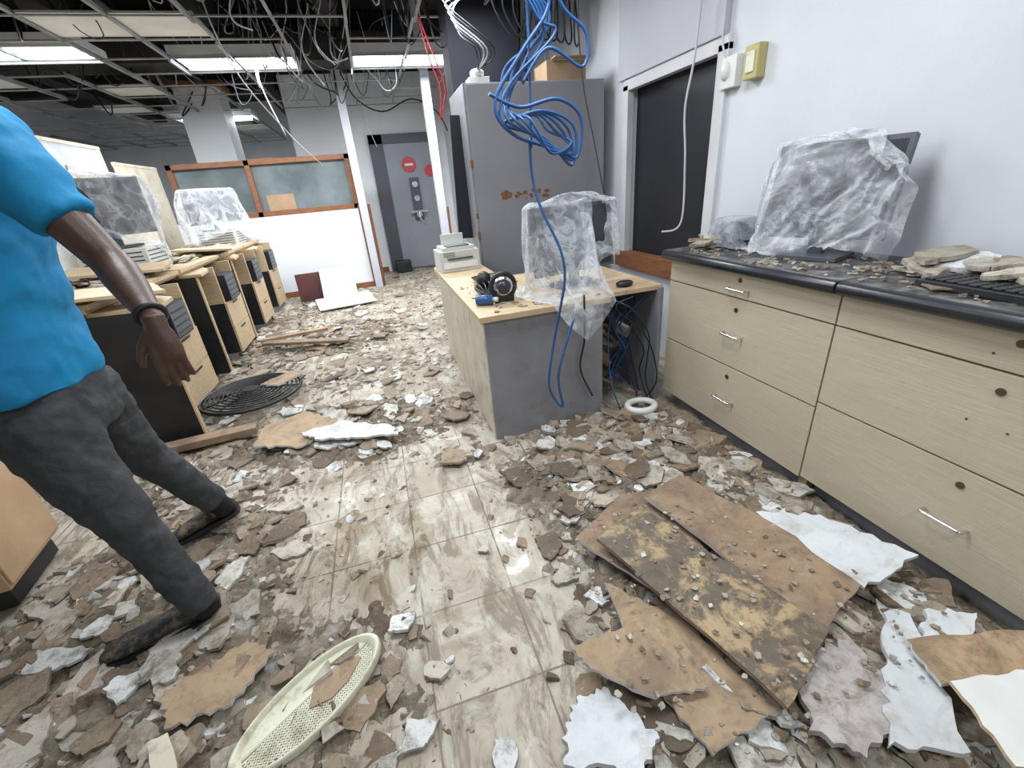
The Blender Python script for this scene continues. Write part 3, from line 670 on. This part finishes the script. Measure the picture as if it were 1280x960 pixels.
b=MB('drawer_pedestal'); T=TR((-2.0,1.98,.02),(0,.0,.12)); b.box((-.5,-.2,.1),(.28,.2,.64),'orangew',T); b.box((-.5,-.21,.12),(.25,-.2,.62),'orangew',T); b.box((.28,-.19,.12),(.29,.19,.62),'orangew',T); b.box((-.5,-.17,0),(.25,.17,.1),'black',T); b.box((-.2,-.215,.58),(0,-.209,.6),'black',T); b.build(.006)
boardz('broken_plywood_sheet',[(-1.95,3.0),(-1.3,3.15),(-1.5,3.5),(-2.1,3.4)],1.04,.02,'birch',(.0,.05),.008,'birch')
boardz('broken_plywood_sheet',[(-2.3,4.0),(-1.65,4.1),(-1.7,4.45),(-2.4,4.4)],1.08,.02,'birch',(.05,.05),.008,'birch')
boardz('broken_plywood_sheet',[(-2.1,5.5),(-1.55,5.6),(-1.7,6.1),(-2.2,6.0)],1.06,.02,'birch',(-.05,.08),.008,'birch')
b=MB('timber_plank'); b.box((-.35,-.05,0),(.3,.05,.05),'board',TR((-1.35,3.0,.04),(0,0,.1))); b.build(.004)
for i,(x,y,z,w,h) in enumerate([(-2.15,4.75,1.017,.5,.2),(-2.0,7.0,1.017,.45,.18)]):
    b=MB('desktop_computer'); b.box((x-w/2,y-.2,z),(x+w/2,y+.2,z+h),'beigeplastic')
    for k in range(5): b.box((x-w/2+.03,y-.205,z+.03+k*h/6),(x+w/2-.03,y-.2,z+.04+k*h/6),'bezel')
    for k in range(5): b.box((x+w/2,y-.17,z+.03+k*h/6),(x+w/2+.004,y+.17,z+.04+k*h/6),'bezel')
    b.build(.006)
b=MB('computer_keyboard'); T=TR((-1.93,5.25,1.018),(0,.0,1.3)); b.box((-.23,-.08,0),(.23,.08,.025),'black',T); b.build(.003)
for i,(x,y0,y1,z0,z1,m) in enumerate([(-2.72,5.3,6.4,1.02,2.15,'acr'),(-2.74,4.2,5.2,1.02,2.25,'acr'),(-2.65,6.4,7.5,1.02,2.0,'pale'),(-2.74,3.15,4.1,1.02,2.2,'acr')]):
    b=MB('counter_screen_panel'); b.box((x,y0,z0),(x+.015,y1,z1),m); b.box((x-.005,y0,z1),(x+.02,y1,z1+.03),'pale'); b.build()
b=MB('leaning_beige_board'); b.box((-.40,-.01,0),(.40,.01,.85),'pale',TR((-2.4,5.5,1.02),(-.15,.25,1.3))); b.build()
b=MB('cardboard_box'); b.box((-1.75,8.6,1.8),(-1.35,9.0,2.15),'card'); b.build(.006)
b=MB('filing_cabinet'); b.box((-1.85,8.5,0),(-1.25,9.1,1.8),'pale'); b.build(.006)
b=MB('back_office_furniture')
for x,y,z in ((-3.6,9.5,1.5),(-4.6,10,1.7),(-3.2,11.5,1.9),(-5.2,8,1.6)): b.box((x,y,0),(x+.8,y+.5,z),random.choice(['pale','white','greypanel']))
b.build(.01)
b=MB('black_stand_box'); b.box((.25,9.2,0),(.55,9.45,.22),'black'); b.build(.01)
# ------------------------------------------------------------------ man
man=empty('walking_man')
s=MB('shirt')
DX=-.055
s.rings([(x+DX,y,z,rx,ry) for x,y,z,rx,ry in [(-1.06,1.62,1.0,.155,.222),(-1.06,1.62,1.06,.158,.222),(-1.05,1.63,1.2,.15,.205),(-1.03,1.63,1.38,.155,.22),(-1.01,1.64,1.55,.16,.24),(-.99,1.64,1.66,.145,.235),(-.98,1.64,1.74,.11,.16),(-.985,1.64,1.80,.078,.085)]],'shirt',32)
s.tube(spl([(-.98,1.56,1.68),(-.88,1.47,1.67),(-.80,1.43,1.59),(-.745,1.40,1.50),(-.71,1.385,1.45)],4),[.10]*4+[.090]*4+[.080]*4+[.073]*4+[.070],'shirt',20)
s.tube(spl([(-1.0,1.72,1.68),(-1.0,1.82,1.67),(-1.05,1.88,1.56),(-1.08,1.90,1.46)],4),[.10]*4+[.09]*4+[.082]*4+[.08],'shirt',20)
so=s.build(0,man,remesh=.011,smoothit=4)
tx=bpy.data.textures.new('cloth_folds','CLOUDS'); tx.noise_scale=.14
dm=so.modifiers.new('d','DISPLACE'); dm.texture=tx; dm.strength=.045; dm.mid_level=.5
s=MB('jeans')
s.rings([(x+DX,y,z,rx,ry) for x,y,z,rx,ry in [(-1.05,1.63,.82,.13,.19),(-1.055,1.63,.9,.148,.20),(-1.055,1.63,1.0,.145,.20),(-1.055,1.63,1.06,.14,.195)]],'denim',28)
s.tube(spl([(-1.10,1.53,.95),(-1.06,1.51,.75),(-.995,1.48,.56),(-.955,1.47,.36),(-.91,1.455,.16),(-.90,1.45,.11)],4),[.118]*2+[.115]*2+[.104,.10,.094,.088]+[.079,.075,.072,.070]+[.068,.066,.064,.062]+[.058]*4+[.056],'denim',22)
s.tube(spl([(-1.09,1.73,.95),(-1.10,1.80,.76),(-1.09,1.88,.58),(-1.04,1.94,.40),(-1.0,2.0,.23),(-.99,2.01,.19)],4),[.118]*2+[.115]*2+[.104,.10,.094,.088]+[.079,.075,.072,.070]+[.068,.066,.064,.062]+[.058]*4+[.056],'denim',22)
so=s.build(0,man,remesh=.009,smoothit=2)
tx=bpy.data.textures.new('denim_folds','CLOUDS'); tx.noise_scale=.07
dm=so.modifiers.new('d','DISPLACE'); dm.texture=tx; dm.strength=.024; dm.mid_level=.5
def hand(s,w,d,side,nrm,m='skin',q=.80):
    w=V(w);d=V(d).normalized();side=(V(side)-d*V(side).dot(d)).normalized();nrm=V(nrm); nrm=(nrm-d*nrm.dot(d)-side*nrm.dot(side)).normalized()
    P=lambda a,b,c: w+(d*a+side*b+nrm*c)*q
    s.tube([P(-.02,0,0),P(.02,0,0),P(.06,.0,0),P(.10,.0,.003),P(.112,0,.005)],[(.021,.023),(.020,.024),(.018,.031),(.016,.034),(.012,.029)],m,16)
    for b in (-.028,-.010,.010,.028): s.tube([P(.03,b*.7,0),P(.08,b,0),P(.11,b,.003)],[.015*q,.015*q,.0125*q],m,12)
    L={.030:(.045,.028,.022),.010:(.050,.032,.024),-.010:(.046,.030,.023),-.029:(.036,.023,.019)}
    for b,(l1,l2,l3) in L.items():
        p0=P(.105,b,.002); a1=.30;a2=.75;a3=1.1
        dd=lambda a:(d*math.cos(a)+nrm*math.sin(a)+side*b*2.6)*q
        p1=p0+dd(a1)*l1; p2=p1+dd(a2)*l2; p3=p2+dd(a3)*l3
        s.tube([p0,p0.lerp(p1,.5),p1,p1.lerp(p2,.5),p2,p3],[r*q for r in (.0115,.0100,.0106,.0093,.0093,.007)],m,10)
    q0=P(.025,.024,.004); q1=P(.06,.054,.014); q2=P(.092,.068,.022); q3=P(.115,.070,.026)
    s.tube([q0,q1,q2,q3],[.016*q,.014*q,.0118*q,.0085*q],m,12)
s=MB('left_arm_and_hand')
s.tube(spl([(-.85,1.44,1.66),(-.74,1.395,1.50),(-.655,1.36,1.36),(-.60,1.28,1.31),(-.55,1.20,1.262),(-.52,1.15,1.237)],4),[.052]*3+[.050]*3+[.047,.044]+[.041,.042,.043,.042]+[.040,.038,.035,.032]+[.029,.027,.025,.024]+[.023],'skin',18)
hand(s,(-.518,1.145,1.232),(.08,-.22,-.95),(-1,-.25,.0),(.1,1,-.1))
s.build(0,man,remesh=.0038,smoothit=2)
s=MB('right_arm_and_hand')
s.tube(spl([(-1.0,1.84,1.64),(-1.10,1.92,1.42),(-1.16,1.93,1.32),(-1.26,1.90,1.22),(-1.36,1.88,1.15)],4),[.055]*4+[.048]*4+[.044]*4+[.034]*4+[.026],'skin',18)
hand(s,(-1.362,1.88,1.148),(-.75,-.05,-.6),(-.5,0,.8),(.1,-1,0))
s.build(0,man,remesh=.0050,smoothit=2)
s=MB('wristwatch'); 
wd=V((.126,-.21,-.12)).normalized(); wu=wd.orthogonal().normalized(); ww=wd.cross(wu); wc=V((-.530,1.167,1.246))
s.tube([wc+wu*.028*math.cos(a)+ww*.028*math.sin(a) for a in [k*math.pi/10 for k in range(21)]],.007,'black',8); s.build(0,man)
s=MB('head_and_neck')
s.rings([(-.985,1.64,1.74,.07,.07),(-.99,1.64,1.84,.062,.062),(-1.0,1.64,1.93,.06,.06)],'skin',18)
s.ell((-1.01,1.64,2.04),(.115,.092,.125),'skin'); s.ell((-1.05,1.64,1.97),(.078,.068,.095),'skin'); s.ell((-1.085,1.64,1.915),(.035,.035,.028),'skin')
s.tube([(-1.112,1.64,2.05),(-1.142,1.64,1.995)],[.012,.021],'skin',10)
for y in (1.545,1.735): s.ell((-1.0,y,2.01),(.022,.012,.036),'skin')
s.ell((-1.12,1.64,1.955),(.013,.03,.008),'skin'); s.ell((-1.118,1.64,1.94),(.012,.026,.008),'skin')
for y in (1.605,1.675): s.ell((-1.112,y,2.065),(.012,.028,.008),'skin')
s.build(0,man,remesh=.006,smoothit=3)
s=MB('eyes'); 
for y in (1.605,1.675): s.ell((-1.112,y,2.035),(.012,.015,.010),'white'); s.ell((-1.121,y,2.035),(.005,.006,.006),'black')
s.build(0,man)
s=MB('hair'); s.ell((-.995,1.64,2.065),(.118,.099,.118),'hair'); s.build(0,man)
def shoe(name,heel,toe,zt=0,zh=0):
    s=MB(name); h=V((heel[0],heel[1],zh)); t=V((toe[0],toe[1],zt)); d=(t-h); L=d.length; d.normalize(); sd=V((0,0,1)).cross(d).normalized(); up=d.cross(sd)
    prof=[(0,.030,.060,.0),(.06,.042,.085,0),(.2,.046,.095,0),(.4,.045,.075,0),(.6,.052,.058,0),(.8,.054,.045,0),(.94,.040,.034,0),(1.0,.018,.022,0)]
    vs=[];n=14
    for f,w,hh,_ in prof:
        for k in range(n):
            a=2*math.pi*k/n; z=hh*.5+hh*.5*math.sin(a); vs.append(h+d*(f*L)+sd*(w*math.cos(a)*1.05)+up*(z+.012))
    fs=[(i*n+k,i*n+(k+1)%n,(i+1)*n+(k+1)%n,(i+1)*n+k) for i in range(len(prof)-1) for k in range(n)]+[tuple(range(n-1,-1,-1)),tuple((len(prof)-1)*n+k for k in range(n))]
    s.add(vs,fs,'shoe',None,True)
    ol=[(f,w*1.12) for f,w,_,_ in prof]; ol=[(-.015,.018)]+ol+[(1.015,.012)]
    pts=[(f,w) for f,w in ol]+[(f,-w) for f,w in reversed(ol)]; m=len(pts)
    vs=[h+d*(f*L)+sd*w for f,w in pts]+[h+d*(f*L)+sd*w+up*.022 for f,w in pts]
    s.add(vs,[tuple(range(m-1,-1,-1)),tuple(range(m,2*m))]+[(i,(i+1)%m,m+(i+1)%m,m+i) for i in range(m)],'black')
    s.build(0,man)
shoe('left_shoe',(-.865,1.50),(-1.22,1.39),.028,.024)
shoe('right_shoe',(-.925,2.06),(-1.22,2.0),.02,.085)
s=MB('ankles'); s.tube([(-.90,1.455,.18),(-.90,1.465,.07)],[.045,.045],'hair',14); s.tube([(-.99,2.005,.25),(-.97,2.03,.12)],[.045,.045],'hair',14); s.build(0,man)
# ------------------------------------------------------------------ world & camera
w=bpy.data.worlds.new('world'); SC.world=w; w.use_nodes=True; w.node_tree.nodes['Background'].inputs[0].default_value=(.7,.78,.9,1); w.node_tree.nodes['Background'].inputs[1].default_value=.3
cam=bpy.data.cameras.new('camera'); co=bpy.data.objects.new('camera',cam); SC.collection.objects.link(co)
Rm=Matrix(((.9537,.1928,-.2308),(-.2895,.3806,-.8783),(-.0815,.9044,.4188)))
co.matrix_world=Matrix.Translation((0,0,1.45))@Rm.to_quaternion().to_matrix().to_4x4()
cam.sensor_width=36; cam.lens=540/1280*36; cam.clip_start=.02; SC.camera=co
